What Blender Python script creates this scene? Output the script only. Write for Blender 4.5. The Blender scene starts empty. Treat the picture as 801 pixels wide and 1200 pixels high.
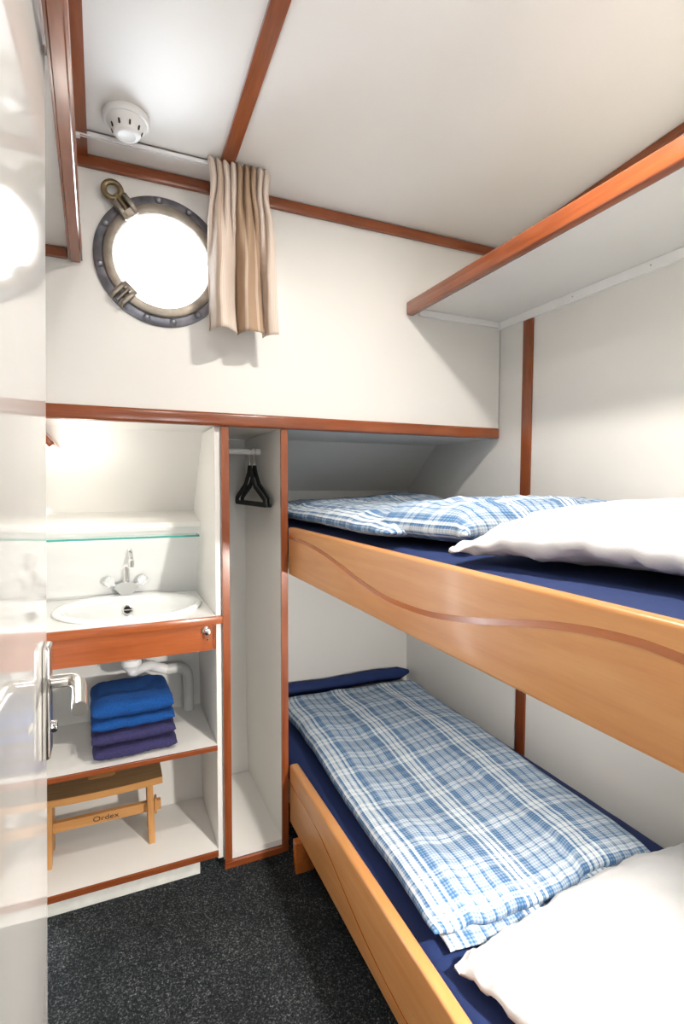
import bpy, bmesh, math, random
from mathutils import Vector, Matrix, noise
random.seed(7)
S = bpy.context.scene
COL = S.collection
PI = math.pi

# ------------------------------------------------------------------ camera
YAW, PITCH, ROLL, FPX = math.radians(23.873), math.radians(-3.089), math.radians(0.160), 614.5
fw = Vector((math.sin(YAW)*math.cos(PITCH), math.cos(YAW)*math.cos(PITCH), math.sin(PITCH)))
rt = Vector((math.cos(YAW), -math.sin(YAW), 0)); up = rt.cross(fw)
r2 = rt*math.cos(ROLL) + up*math.sin(ROLL); u2 = -rt*math.sin(ROLL) + up*math.cos(ROLL)
cd = bpy.data.cameras.new('camera'); cam = bpy.data.objects.new('camera', cd); COL.objects.link(cam)
cd.sensor_fit = 'VERTICAL'; cd.sensor_height = 36; cd.sensor_width = 24; cd.lens = FPX/1200*36; cd.clip_start = 0.01
cam.matrix_world = Matrix(((r2.x, u2.x, -fw.x, 0), (r2.y, u2.y, -fw.y, 0), (r2.z, u2.z, -fw.z, 1.2), (0, 0, 0, 1)))
S.camera = cam

# ------------------------------------------------------------------ light
w = bpy.data.worlds.new('world'); S.world = w; w.use_nodes = True
w.node_tree.nodes['Background'].inputs[0].default_value = (0.90, 0.955, 1.0, 1)
w.node_tree.nodes['Background'].inputs[1].default_value = 16.5

def lamp(name, kind, loc, power, color=(1, 1, 1), size=0.05, aim=None, spot=None):
    d = bpy.data.lights.new(name, kind); d.energy = power; d.color = color
    if kind == 'AREA':
        d.shape = 'DISK'; d.size = size
    else:
        d.shadow_soft_size = size
    if kind == 'SPOT':
        d.spot_size = spot; d.spot_blend = 1.0
    o = bpy.data.objects.new(name, d); COL.objects.link(o); o.location = loc
    if aim:
        o.rotation_euler = (Vector(aim)-Vector(loc)).to_track_quat('-Z', 'Y').to_euler()
    return o
lamp('cabin_light', 'AREA', (0.62, 0.66, 2.075), 14, (1, .94, .86), 0.09, aim=(.62, .66, 0))
lamp('passage_light', 'AREA', (0.10, -0.06, 2.11), 4.5, (1, .95, .88), 0.12, aim=(.3, .6, 0))
lamp('bunk_light', 'SPOT', (0.70, 0.36, 0.835), 48, (1, .95, .88), 0.025, aim=(.12, 1.75, .32), spot=math.radians(150))
def portal(loc, sx, sy, aim):          # tells the sampler where daylight enters, gives no light itself
    d = bpy.data.lights.new('daylight_portal', 'AREA'); d.shape = 'RECTANGLE'; d.size = sx; d.size_y = sy; d.cycles.is_portal = True
    o = bpy.data.objects.new('daylight_portal', d); COL.objects.link(o); o.location = loc
    o.rotation_euler = (Vector(aim)-Vector(loc)).to_track_quat('-Z', 'Y').to_euler()
portal((.148, 1.64, 1.817), .28, .28, (.148, 0, 1.817))
portal((.175, -1.16, 1.15), .5, .76, (.175, 0, 1.15))

vs = S.view_settings
vs.view_transform = 'Standard'; vs.look = 'None'; vs.gamma = 1; vs.exposure = 0.38; vs.use_curve_mapping = False

# ------------------------------------------------------------------ materials
def srgb(r, g, b):
    f = lambda c: (c/255)/12.92 if c/255 <= .04045 else ((c/255+.055)/1.055)**2.4
    return (f(r), f(g), f(b), 1)
class NT:
    def __init__(s, name):
        s.m = bpy.data.materials.new(name); s.m.use_nodes = True
        s.t = s.m.node_tree; s.b = s.t.nodes['Principled BSDF']; s.out = s.t.nodes['Material Output']
    def n(s, kind, **kw):
        x = s.t.nodes.new(kind)
        for k, v in kw.items():
            if k.startswith('i_'):
                k2 = k[2:]; x.inputs[int(k2) if k2.isdigit() else k2.replace('_', ' ')].default_value = v
            else: setattr(x, k, v)
        return x
    def l(s, a, b): s.t.links.new(a, b)
    def bump(s, h, strength, dist=.002):
        x = s.n('ShaderNodeBump'); x.inputs['Strength'].default_value = strength; x.inputs['Distance'].default_value = dist
        s.l(h, x.inputs['Height']); s.l(x.outputs[0], s.b.inputs['Normal'])
    def coords(s, scale=(1, 1, 1), kind='Object'):
        tc = s.n('ShaderNodeTexCoord'); mp = s.n('ShaderNodeMapping'); mp.inputs['Scale'].default_value = scale
        s.l(tc.outputs[kind], mp.inputs['Vector']); return mp.outputs[0]
    def ramp(s, fac, stops, interp='LINEAR'):
        r = s.n('ShaderNodeValToRGB'); cr = r.color_ramp; cr.interpolation = interp
        while len(cr.elements) < len(stops): cr.elements.new(.5)
        for e, (p, c) in zip(cr.elements, stops):
            e.position = p; e.color = c if len(c) == 4 else (*c, 1)
        s.l(fac, r.inputs[0]); return r.outputs[0]
    def math(s, op, a, b=None, c=None):
        x = s.n('ShaderNodeMath', operation=op)
        for i, v in enumerate((a, b, c)):
            if v is None: continue
            if isinstance(v, (int, float)): x.inputs[i].default_value = v
            else: s.l(v, x.inputs[i])
        return x.outputs[0]

def plain(name, col, rough=.5, metal=0, var=.0, nscale=8, bump=0, bscale=200, coat=0, ior=1.45):
    k = NT(name); b = k.b
    b.inputs['Roughness'].default_value = rough; b.inputs['Metallic'].default_value = metal
    b.inputs['Coat Weight'].default_value = coat; b.inputs['IOR'].default_value = ior
    n = k.n('ShaderNodeTexNoise'); n.inputs['Scale'].default_value = nscale; n.inputs['Detail'].default_value = 4
    k.l(k.coords(), n.inputs['Vector'])
    c0 = tuple(max(0, x*(1-var)) for x in col[:3]); c1 = tuple(min(1, x*(1+var)) for x in col[:3])
    k.l(k.ramp(n.outputs['Fac'], [(.3, c0), (.7, c1)]), b.inputs['Base Color'])
    if bump:
        n2 = k.n('ShaderNodeTexNoise'); n2.inputs['Scale'].default_value = bscale; n2.inputs['Detail'].default_value = 3
        k.l(k.coords(), n2.inputs['Vector']); k.bump(n2.outputs['Fac'], bump)
    return k.m

def wood(name, dark, light, axis='X', rough=.25, fine=1.0, coat=.25, figure=.5):
    k = NT(name); b = k.b
    st = {'X': (1.2, 14, 14), 'Y': (14, 1.2, 14), 'Z': (14, 14, 1.2)}[axis]
    n1 = k.n('ShaderNodeTexNoise'); n1.inputs['Scale'].default_value = 2.2*fine; n1.inputs['Detail'].default_value = 6
    n1.inputs['Distortion'].default_value = .8
    k.l(k.coords(st), n1.inputs['Vector'])
    st2 = tuple(x*6 if x > 2 else x*3 for x in st)
    n2 = k.n('ShaderNodeTexNoise'); n2.inputs['Scale'].default_value = 3*fine; n2.inputs['Detail'].default_value = 3
    k.l(k.coords(st2), n2.inputs['Vector'])
    n3 = k.n('ShaderNodeTexNoise'); n3.inputs['Scale'].default_value = 5; n3.inputs['Detail'].default_value = 2
    k.l(k.coords(), n3.inputs['Vector'])
    f = k.math('ADD', k.math('MULTIPLY', n1.outputs['Fac'], .6), k.math('MULTIPLY', n2.outputs['Fac'], .4*figure))
    f = k.math('ADD', f, k.math('MULTIPLY', n3.outputs['Fac'], .25))
    k.l(k.ramp(f, [(.34, dark), (.78, light)]), b.inputs['Base Color'])
    b.inputs['Roughness'].default_value = rough; b.inputs['Coat Weight'].default_value = coat
    b.inputs['Coat Roughness'].default_value = .12
    k.bump(n2.outputs['Fac'], .06, .001)
    return k.m

CH_D, CH_L = srgb(108, 52, 24), srgb(160, 86, 47)
OR_D, OR_L = srgb(200, 128, 66), srgb(226, 166, 100)
M = {}
M['white'] = plain('white_laminate', (.72, .705, .675), .32, var=.02, nscale=2, bump=.02, bscale=60)
M['ceil'] = plain('ceiling_white', (.82, .80, .775), .45, var=.015, nscale=3)
M['white2'] = plain('white_gloss_paint', (.80, .80, .79), .25, var=.02, nscale=6)
M['cherryX'] = wood('cherry_wood_x', CH_D, CH_L, 'X')
M['cherryY'] = wood('cherry_wood_y', CH_D, CH_L, 'Y')
M['cherryZ'] = wood('cherry_wood_z', CH_D, CH_L, 'Z')
M['apron'] = wood('apron_cherry', srgb(134, 66, 30), srgb(172, 94, 50), 'X', figure=.8)
M['bunk'] = wood('bunk_veneer', srgb(188, 124, 68), srgb(212, 158, 100), 'Y', rough=.38, coat=.12, figure=.35)
M['inlay'] = wood('inlay_wood', srgb(150, 78, 28), srgb(188, 108, 50), 'Y')
M['pine'] = wood('stool_pine', srgb(176, 122, 66), srgb(212, 162, 104), 'X', rough=.5, coat=0)
M['pineZ'] = wood('stool_pine_z', srgb(176, 122, 66), srgb(212, 162, 104), 'Z', rough=.5, coat=0)
M['oldseat'] = wood('worn_seat', srgb(92, 70, 46), srgb(140, 108, 72), 'X', rough=.55, coat=0, figure=1.4)
M['chrome'] = plain('chrome', (.85, .85, .86), .08, 1)
M['steel'] = plain('brushed_steel', (.62, .60, .57), .22, 1, var=.05, nscale=30)
M['bronze'] = plain('dark_bronze', srgb(124, 124, 132), .36, .7, var=.35, nscale=30, bump=.15, bscale=150)
M['bronze2'] = plain('pale_bronze', srgb(146, 137, 126), .36, .7, var=.25, nscale=26, bump=.12, bscale=120)
M['brass'] = plain('old_brass', srgb(128, 112, 84), .36, .8, var=.3, nscale=40, bump=.1)
M['plastic'] = plain('white_plastic', (.83, .83, .82), .4, var=.01)
M['pipe'] = plain('grey_pipe_plastic', (.62, .62, .6), .4, var=.03)
M['ceramic'] = plain('ceramic', (.86, .87, .87), .08, var=.005, coat=.5)
M['dark'] = plain('dark_gap', (.02, .02, .02), .8)
M['black'] = plain('black_velvet', (.008, .010, .010), .7, var=.3, bump=.2, bscale=400)
M['navy'] = plain('navy_sheet', srgb(24, 44, 92), .8, var=.12, nscale=5, bump=.25, bscale=500)
M['pillow'] = plain('pillow_cotton', (.74, .75, .765), .85, var=.01, bump=.2, bscale=350)
M['towelA'] = plain('towel_blue', srgb(3, 66, 132), .95, var=.25, nscale=220, bump=1.0, bscale=420)
M['towelB'] = plain('towel_navy', srgb(48, 45, 86), .95, var=.25, nscale=220, bump=1.0, bscale=420)
M['kick'] = plain('kick_paint', (.74, .74, .70), .5, var=.08, nscale=30)
M['crystal'] = plain('clear_knob', (.75, .77, .78), .06, .35)
M['rubber'] = plain('black_paint', (.02, .02, .02), .5)
# door: gloss laminate
M['door'] = plain('door_gloss', (.62, .615, .60), .05, var=.01, ior=1.45)
k = NT('emit_warm'); k.b.inputs['Base Color'].default_value = (1, 1, 1, 1)
k.b.inputs['Emission Color'].default_value = (1, .97, .9, 1); k.b.inputs['Emission Strength'].default_value = 2.5; M['emit'] = k.m
# carpet
k = NT('charcoal_carpet'); k.b.inputs['Roughness'].default_value = .95; k.b.inputs['Specular IOR Level'].default_value = .15
n = k.n('ShaderNodeTexNoise'); n.inputs['Scale'].default_value = 250; n.inputs['Detail'].default_value = 3; n.inputs['Roughness'].default_value = .7
k.l(k.coords(), n.inputs['Vector'])
n2 = k.n('ShaderNodeTexNoise'); n2.inputs['Scale'].default_value = 9; n2.inputs['Detail'].default_value = 3; k.l(k.coords(), n2.inputs['Vector'])
f = k.math('ADD', n.outputs['Fac'], k.math('MULTIPLY', k.math('SUBTRACT', n2.outputs['Fac'], .5), .12))
k.l(k.ramp(f, [(.40, srgb(18, 20, 22)), (.54, srgb(38, 41, 43)), (.62, srgb(74, 78, 78)), (.72, srgb(138, 140, 140))]), k.b.inputs['Base Color'])
k.bump(n.outputs['Fac'], .9, .004); M['carpet'] = k.m
# clear glass: mostly see-through with a little mirror
def glass(name, tint, refl):
    k = NT(name); k.t.nodes.remove(k.b)
    tr = k.n('ShaderNodeBsdfTransparent'); tr.inputs[0].default_value = tint
    gl = k.n('ShaderNodeBsdfGlossy'); gl.inputs['Roughness'].default_value = .02
    lw = k.n('ShaderNodeFresnel'); lw.inputs[0].default_value = 1.45
    mx = k.n('ShaderNodeMixShader'); k.l(k.math('MULTIPLY', lw.outputs[0], refl), mx.inputs[0])
    k.l(tr.outputs[0], mx.inputs[1]); k.l(gl.outputs[0], mx.inputs[2]); k.l(mx.outputs[0], k.out.inputs[0]); return k.m
M['glass'] = glass('porthole_glass', (.97, .985, 1, 1), .8)
M['shelfglass'] = glass('shelf_glass', (.90, .97, .95, 1), .6)
M['glassedge'] = plain('glass_edge_green', srgb(58, 150, 138), .15)
# plaid cotton, UV in metres
def plaid(name, blue, pale, pu=.215, pv=.185):
    k = NT(name); k.b.inputs['Roughness'].default_value = .9; k.b.inputs['Specular IOR Level'].default_value = .2
    uv = k.n('ShaderNodeTexCoord'); sp = k.n('ShaderNodeSeparateXYZ'); k.l(uv.outputs['UV'], sp.inputs[0])
    g = lambda v: (v, v, v)
    fu = k.math('FRACT', k.math('DIVIDE', sp.outputs[0], pu)); fv = k.math('FRACT', k.math('DIVIDE', sp.outputs[1], pv))
    su = [(0, .05), (.05, .95), (.085, .08), (.125, .95), (.185, .12), (.205, .95), (.262, .08), (.30, .9), (.335, .04), (.42, .48), (.52, .06),
          (.555, .5), (.66, .06), (.69, .5), (.80, .06), (.84, .48), (.93, .05)]
    sv = [(0, .10), (.10, .72), (.17, .2), (.20, .72), (.27, .1), (.36, .30), (.47, .08), (.53, .62), (.60, .2), (.63, .62), (.70, .1), (.80, .32), (.90, .08)]
    wu = k.ramp(fu, [(p, g(v)) for p, v in su], 'CONSTANT'); wv = k.ramp(fv, [(p, g(v)) for p, v in sv], 'CONSTANT')
    # fine weave lines
    l1 = k.math('GREATER_THAN', k.math('FRACT', k.math('DIVIDE', sp.outputs[0], 0.0075)), .5)
    l2 = k.math('GREATER_THAN', k.math('FRACT', k.math('DIVIDE', sp.outputs[1], 0.0075)), .5)
    W = k.math('ADD', k.math('MULTIPLY', wu, .62), k.math('MULTIPLY', wv, .42))
    mid = k.math('MULTIPLY', k.math('SUBTRACT', k.math('ADD', k.math('MULTIPLY', l1, .6), k.math('MULTIPLY', l2, .6)), .55), .26)
    W = k.math('ADD', W, mid)
    n = k.n('ShaderNodeTexNoise'); n.inputs['Scale'].default_value = 400; k.l(k.coords(), n.inputs['Vector'])
    W = k.math('ADD', W, k.math('MULTIPLY', k.math('SUBTRACT', n.outputs['Fac'], .5), .15))
    k.l(k.ramp(W, [(.02, blue), (.85, pale)]), k.b.inputs['Base Color'])
    k.bump(n.outputs['Fac'], .3, .001); return k.m
M['plaid'] = plaid('blue_plaid_cotton', srgb(60, 104, 148), srgb(212, 220, 224))
# curtain stripes along UV x
k = NT('striped_linen'); k.b.inputs['Roughness'].default_value = .95; k.b.inputs['Specular IOR Level'].default_value = .1
uv = k.n('ShaderNodeTexCoord'); sp = k.n('ShaderNodeSeparateXYZ'); k.l(uv.outputs['UV'], sp.inputs[0])
cA, cB, cC = srgb(226, 212, 200), srgb(178, 152, 128), srgb(204, 184, 166)
c1 = k.ramp(sp.outputs[0], [(0, cA), (.17, cC), (.20, cA), (.42, cC), (.47, cB), (.56, cC), (.585, cB), (.66, cC), (.68, cB), (.74, cC), (.78, cA), (.90, cC), (.92, cA)], 'CONSTANT')
fl = k.math('GREATER_THAN', k.math('FRACT', k.math('MULTIPLY', sp.outputs[0], 70)), .7)
mx = k.n('ShaderNodeMix', data_type='RGBA'); k.l(k.math('MULTIPLY', fl, .22), mx.inputs['Factor']); k.l(c1, mx.inputs['A']); mx.inputs['B'].default_value = srgb(160, 130, 105)
k.l(mx.outputs['Result'], k.b.inputs['Base Color'])
tl = k.n('ShaderNodeBsdfTranslucent'); k.l(mx.outputs['Result'], tl.inputs['Color'])
ms = k.n('ShaderNodeMixShader'); ms.inputs[0].default_value = .18
k.l(k.b.outputs[0], ms.inputs[1]); k.l(tl.outputs[0], ms.inputs[2]); k.l(ms.outputs[0], k.out.inputs[0])
n = k.n('ShaderNodeTexNoise'); n.inputs['Scale'].default_value = 300; k.l(k.coords(), n.inputs['Vector']); k.bump(n.outputs['Fac'], .4, .001)
M['curtain'] = k.m

# ------------------------------------------------------------------ helpers
WL = {}                                       # world location of every object (all parents are translation only)
def props(o, label=None, cat=None, group=None, kind=None):
    if label: o['label'] = label
    if cat: o['category'] = cat
    if group: o['group'] = group
    if kind: o['kind'] = kind
    return o
def obj(name, bm, mat, parent=None, smooth=False, origin=None, **kw):
    bmesh.ops.recalc_face_normals(bm, faces=bm.faces)
    vs_ = [v.co for v in bm.verts]
    if origin is None:
        lo = [min(v[i] for v in vs_) for i in range(3)]; hi = [max(v[i] for v in vs_) for i in range(3)]
        origin = Vector(((lo[0]+hi[0])/2, (lo[1]+hi[1])/2, lo[2]))
    origin = Vector(origin)
    bmesh.ops.translate(bm, vec=-origin, verts=bm.verts)
    me = bpy.data.meshes.new(name); bm.to_mesh(me); bm.free()
    mats = mat if isinstance(mat, (list, tuple)) else [mat]
    for m in mats: me.materials.append(M[m])
    if smooth:
        for p in me.polygons: p.use_smooth = True
        if smooth != 'all': me.set_sharp_from_angle(angle=math.radians(40))
    o = bpy.data.objects.new(name, me); COL.objects.link(o)
    if parent:
        o.parent = parent; o.location = origin-WL[parent]
    else: o.location = origin
    WL[o] = origin
    return props(o, **kw)
def empty(name, loc, **kw):
    o = bpy.data.objects.new(name, None); COL.objects.link(o); o.location = loc; o.empty_display_size = .05
    WL[o] = Vector(loc); return props(o, **kw)
def twin(o, delta, parent=None, rot=None):
    c = o.copy(); COL.objects.link(c); c.parent = parent or o.parent
    WL[c] = WL[o]+Vector(delta); c.location = o.location+Vector(delta)
    if rot: c.rotation_euler = rot
    return c
def B(): return bmesh.new()
def abox(bm, x0, x1, y0, y1, z0, z1, bev=0, seg=2, mi=0):
    r = bmesh.ops.create_cube(bm, size=1)['verts']
    for v in r:
        v.co = Vector((x0+(v.co.x+.5)*(x1-x0), y0+(v.co.y+.5)*(y1-y0), z0+(v.co.z+.5)*(z1-z0)))
    es = {e for v in r for e in v.link_edges}
    for f in {f for v in r for f in v.link_faces}: f.material_index = mi
    if bev: bmesh.ops.bevel(bm, geom=list(es), offset=bev, segments=seg, affect='EDGES', profile=.5)
    return bm
def box(name, x0, x1, y0, y1, z0, z1, mat, parent=None, bev=.0015, **kw):
    return obj(name, abox(B(), x0, x1, y0, y1, z0, z1, bev), mat, parent, smooth=bev > .0016, **kw)
def prism(bm, pts, axis, a0, a1):
    """extrude a polygon: axis 'x' pts=(y,z); 'y' pts=(x,z); 'z' pts=(x,y)"""
    mk = {'x': lambda p, a: (a, p[0], p[1]), 'y': lambda p, a: (p[0], a, p[1]), 'z': lambda p, a: (p[0], p[1], a)}[axis]
    v0 = [bm.verts.new(mk(p, a0)) for p in pts]; v1 = [bm.verts.new(mk(p, a1)) for p in pts]
    bm.faces.new(v0); bm.faces.new(v1[::-1])
    for i in range(len(pts)):
        j = (i+1) % len(pts); bm.faces.new((v0[i], v0[j], v1[j], v1[i]))
    return bm
def slab(name, p0, p1, axis0, a0, a1, t, mat, parent):
    """thin slanted board from profile point p0 to p1 (y,z), extruded along x, thickness t behind it"""
    d = Vector((p1[0]-p0[0], p1[1]-p0[1])).normalized(); nrm = Vector((-d.y, d.x))
    if nrm.x < 0: nrm = -nrm
    q = [p0, p1, (p1[0]+nrm.x*t, p1[1]+nrm.y*t), (p0[0]+nrm.x*t, p0[1]+nrm.y*t)]
    return obj(name, prism(B(), q, 'x', a0, a1), mat, parent)
def atube(bm, pts, r, n=12, caps=True):
    pts = [Vector(p) for p in pts]; rr = r if isinstance(r, (list, tuple)) else [r]*len(pts); rings = []
    up0 = None
    for i, p in enumerate(pts):
        t = ((pts[min(i+1, len(pts)-1)]-p).normalized() + (p-pts[max(i-1, 0)]).normalized())
        t.normalize()
        if up0 is None:
            up0 = Vector((0, 0, 1)) if abs(t.z) < .9 else Vector((1, 0, 0))
        s = t.cross(up0).normalized(); u = s.cross(t).normalized(); up0 = u
        rings.append([bm.verts.new(p+(s*math.cos(2*PI*j/n)+u*math.sin(2*PI*j/n))*rr[i]) for j in range(n)])
    for a, b in zip(rings, rings[1:]):
        for j in range(n): bm.faces.new((a[j], a[(j+1) % n], b[(j+1) % n], b[j]))
    if caps: bm.faces.new(rings[0][::-1]); bm.faces.new(rings[-1])
    return bm
def smoothpath(pts, k=6):
    P = [Vector(p) for p in pts]; out = []
    for i in range(len(P)-1):
        p0, p1, p2, p3 = P[max(i-1, 0)], P[i], P[i+1], P[min(i+2, len(P)-1)]
        for s in range(k):
            t = s/k
            out.append(.5*((2*p1)+(p2-p0)*t+(2*p0-5*p1+4*p2-p3)*t*t+(3*p1-p0-3*p2+p3)*t**3))
    out.append(P[-1]); return out
def lathe(bm, prof, c, axis=(0, 0, 1), n=32, closed=False):
    """prof = [(radius, height)] about c along axis"""
    ax = Vector(axis).normalized(); s = ax.orthogonal().normalized(); u = ax.cross(s); c = Vector(c); rings = []
    for r, h in prof:
        if r < 1e-6: rings.append([bm.verts.new(c+ax*h)])
        else: rings.append([bm.verts.new(c+ax*h+(s*math.cos(2*PI*j/n)+u*math.sin(2*PI*j/n))*r) for j in range(n)])
    pr = list(zip(rings, rings[1:]))
    if closed: pr.append((rings[-1], rings[0]))
    for a, b in pr:
        if len(a) == 1 and len(b) == 1: continue
        for j in range(n):
            k2 = (j+1) % n
            if len(a) == 1: bm.faces.new((a[0], b[k2], b[j]))
            elif len(b) == 1: bm.faces.new((a[j], a[k2], b[0]))
            else: bm.faces.new((a[j], a[k2], b[k2], b[j]))
    return bm
def holed(bm, rect, hole, f3, t0, t1, n=64):
    """rectangular plate (u0,u1,v0,v1) with an elliptic hole (cu,cv,a,b); f3(u,v,t)->xyz"""
    u0, u1, v0, v1 = rect; cu, cv, a, b = hole
    ang = [2*PI*i/n for i in range(n)] + [math.atan2(v-cv, u-cu) % (2*PI) for u in (u0, u1) for v in (v0, v1)]
    ang = sorted(set(ang)); R = []
    for th in ang:
        c, s = math.cos(th), math.sin(th)
        k = min([((u1 if c > 0 else u0)-cu)/c if abs(c) > 1e-9 else 1e9, ((v1 if s > 0 else v0)-cv)/s if abs(s) > 1e-9 else 1e9])
        rh = 1/math.sqrt((c/a)**2+(s/b)**2)
        R.append([bm.verts.new(f3(cu+c*rh, cv+s*rh, t0)), bm.verts.new(f3(cu+c*k, cv+s*k, t0)),
                  bm.verts.new(f3(cu+c*k, cv+s*k, t1)), bm.verts.new(f3(cu+c*rh, cv+s*rh, t1))])
    for i in range(len(R)):
        p, q = R[i], R[(i+1) % len(R)]
        for j in range(4): bm.faces.new((p[j], q[j], q[(j+1) % 4], p[(j+1) % 4]))
    return bm
def fb(x, y, z, o=3):
    return noise.fractal(Vector((x, y, z)), 1.0, 2.0, o)
def puff(bm, cx, cy, z0, a, b, ht, hb, n=4., N=40, Mm=40, rot=0, warp=None, disp=None, corner=0, uvoff=(0, 0)):
    """cushion-like closed sheet pair around z0: half sizes a,b; top rises ht, bottom falls hb; UV in metres"""
    uvl = bm.loops.layers.uv.verify()
    def sp(i, K):
        q = 2*i/K-1; return math.copysign(1-(1-abs(q))**1.7, q)
    ca, sa = math.cos(rot), math.sin(rot)
    def place(s, t, top):
        e = (max(0, 1-abs(s)**n)*max(0, 1-abs(t)**n))**(1/2.0 if n < 3 else 1/2.2)
        x, y = a*s, b*t
        if corner:                                  # edges bow in, corners stay out
            x *= 1-corner*(1-t*t)*1.0; y *= 1-corner*(1-s*s)
        z = z0+(ht*e if top else -hb*e)
        dx, dy, dz = (0, 0, 0)
        if warp: dx, dy = warp(s, t)
        if disp: dz = disp(s, t, top, e)
        x += dx; y += dy
        return Vector((cx+x*ca-y*sa, cy+x*sa+y*ca, z+dz)), (x, y)
    T, Bt, UV = {}, {}, {}
    for i in range(N+1):
        for j in range(Mm+1):
            s, t = sp(i, N), sp(j, Mm)
            p, xy = place(s, t, True); T[i, j] = bm.verts.new(p)
            edge = i in (0, N) or j in (0, Mm)
            Bt[i, j] = T[i, j] if edge else bm.verts.new(place(s, t, False)[0])
    # arc-length uv
    for j in range(Mm+1):
        acc = 0; UV[0, j] = [0, 0]
        for i in range(1, N+1):
            acc += (T[i, j].co-T[i-1, j].co).length; UV[i, j] = [acc, 0]
    for i in range(N+1):
        acc = 0
        for j in range(1, Mm+1):
            acc += (T[i, j].co-T[i, j-1].co).length; UV[i, j][1] = acc
    for i in range(N):
        for j in range(Mm):
            ks = ((i, j), (i+1, j), (i+1, j+1), (i, j+1))
            for D, sg in ((T, 1), (Bt, -1)):
                vv = [D[q] for q in ks]
                if sg < 0: vv = vv[::-1]
                try: f = bm.faces.new(vv)
                except ValueError: continue
                for lp in f.loops:
                    for q in ks:
                        if D[q] is lp.vert: lp[uvl].uv = (UV[q][0]+uvoff[0], UV[q][1]+uvoff[1])
    return bm

# ================================================================== THE SETTING
YF, XR, XL = 1.584, 1.348, -0.32
box('floor', XL-.4, XR+.1, -1.2, 2.35, -.05, 0, 'carpet', bev=0, label='charcoal speckled carpet floor', kind='structure')
SL = .068
cz = lambda y: 2.064+SL*(YF-y)
# ceiling: backing with separate white panels and wooden battens under it
def ceilslab(name, x0, x1, y0, y1, d0, d1, mat, parent=None, xs=0, **kw):
    bm = B(); vv = []
    for (y, sx) in ((y0, xs), (y1, 0)):
        for x in (x0, x1):
            for d in (d0, d1): vv.append(bm.verts.new((x+sx, y, cz(y)+d)))
    for f in ((0, 1, 3, 2), (4, 6, 7, 5), (0, 4, 5, 1), (2, 3, 7, 6), (0, 2, 6, 4), (1, 5, 7, 3)): bm.faces.new([vv[i] for i in f])
    bmesh.ops.recalc_face_normals(bm, faces=bm.faces)
    return obj(name, bm, mat, parent, **kw)
ceiling = ceilslab('ceiling', XL-.4, XR+.1, -1.2, 1.63, .01, .04, 'white', label='white panelled cabin ceiling with cherry battens', kind='structure')
ceilslab('panel', XL-.4, -.055, -1.1, 1.60, 0, .012, 'ceil', ceiling)
ceilslab('panel', -.052, .306, -1.1, 1.60, 0, .012, 'ceil', ceiling)
ceilslab('panel', .309, XR+.1, -1.1, 1.60, 0, .012, 'ceil', ceiling)
ceilslab('batten', .290, .326, .0, 1.60, -.010, .0, 'cherryY', ceiling)
ceilslab('batten', -.082, -.036, .0, 1.60, -.012, .0, 'cherryY', ceiling, xs=.022)

# back wall: upper lining with the round porthole opening, niche linings below
PC, PR = (.148, 1.817), .177
wb = obj('wall_back', holed(B(), (XL, XR-.004, 1.39, 2.075), (*PC, .132, .132), lambda u, v, t: (u, t, v), YF, YF+.03), 'white',
         label='white upper lining of the hull side with porthole', kind='structure')
box('joint_gap', XR-.006, XR, YF+.004, YF+.02, 1.40, 1.80, 'dark', wb, bev=0)
box('ledge_board', XL, .31, YF+.002, 1.86, 1.372, 1.39, 'white', wb, bev=0)
box('ledge_board', .31, XR, YF+.002, 2.12, 1.372, 1.39, 'white', wb, bev=0)
slab('slanted_panel', (1.795, 1.39), (2.045, 1.094), 'x', -.21, .30, .015, 'white', wb)
obj('niche_ledge', prism(B(), [(1.873, 1.066), (2.06, 1.100), (2.06, 1.07), (1.873, 1.050)], 'x', -.21, .30), 'white', wb)
slab('splash_panel', (1.873, 1.052), (2.016, .79), 'x', -.21, .30, .015, 'white2', wb)
slab('slanted_panel', (1.995, 1.38), (2.255, 1.155), 'x', .512, XR, .015, 'white', wb)
box('end_panel', .512, XR, 2.24, 2.27, .0, 1.19, 'white', wb, bev=0)
wr = box('wall_right', XR, XR+.05, -1.15, 2.30, 0, 2.2, 'white', bev=0, label='white panelled side wall along the bunks', kind='structure')
wl = box('wall_left', XL-.05, XL, .25, 1.64, 0, 2.2, 'white', bev=0, label='white side wall behind the open door', kind='structure')
wf = obj('wall_front', abox(abox(B(), .512, XR, .16, .21, 0, 2.2), -.61, -.125, .16, .21, 0, 2.2), 'white', label='white partition beside the cabin doorway', kind='structure')
def opening(bm, x0, x1, y0, y1, z1, ox0, ox1, oz0, oz1):
    abox(bm, x0, ox0, y0, y1, 0, z1); abox(bm, ox1, x1, y0, y1, 0, z1); abox(bm, ox0, ox1, y0, y1, 0, oz0); abox(bm, ox0, ox1, y0, y1, oz1, z1); return bm
obj('wall_passage', opening(B(), -.66, XR, -1.15, -1.1, 2.25, .03, .32, .97, 1.33), 'white', label='white passage wall with an added opening for fill daylight', kind='structure')  # opening is invented, sized to let fill daylight in from behind the camera
box('wall_passage_side', -.66, -.61, -1.1, .21, 0, 2.25, 'white', bev=0, label='white side wall of the passage', kind='structure')
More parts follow.
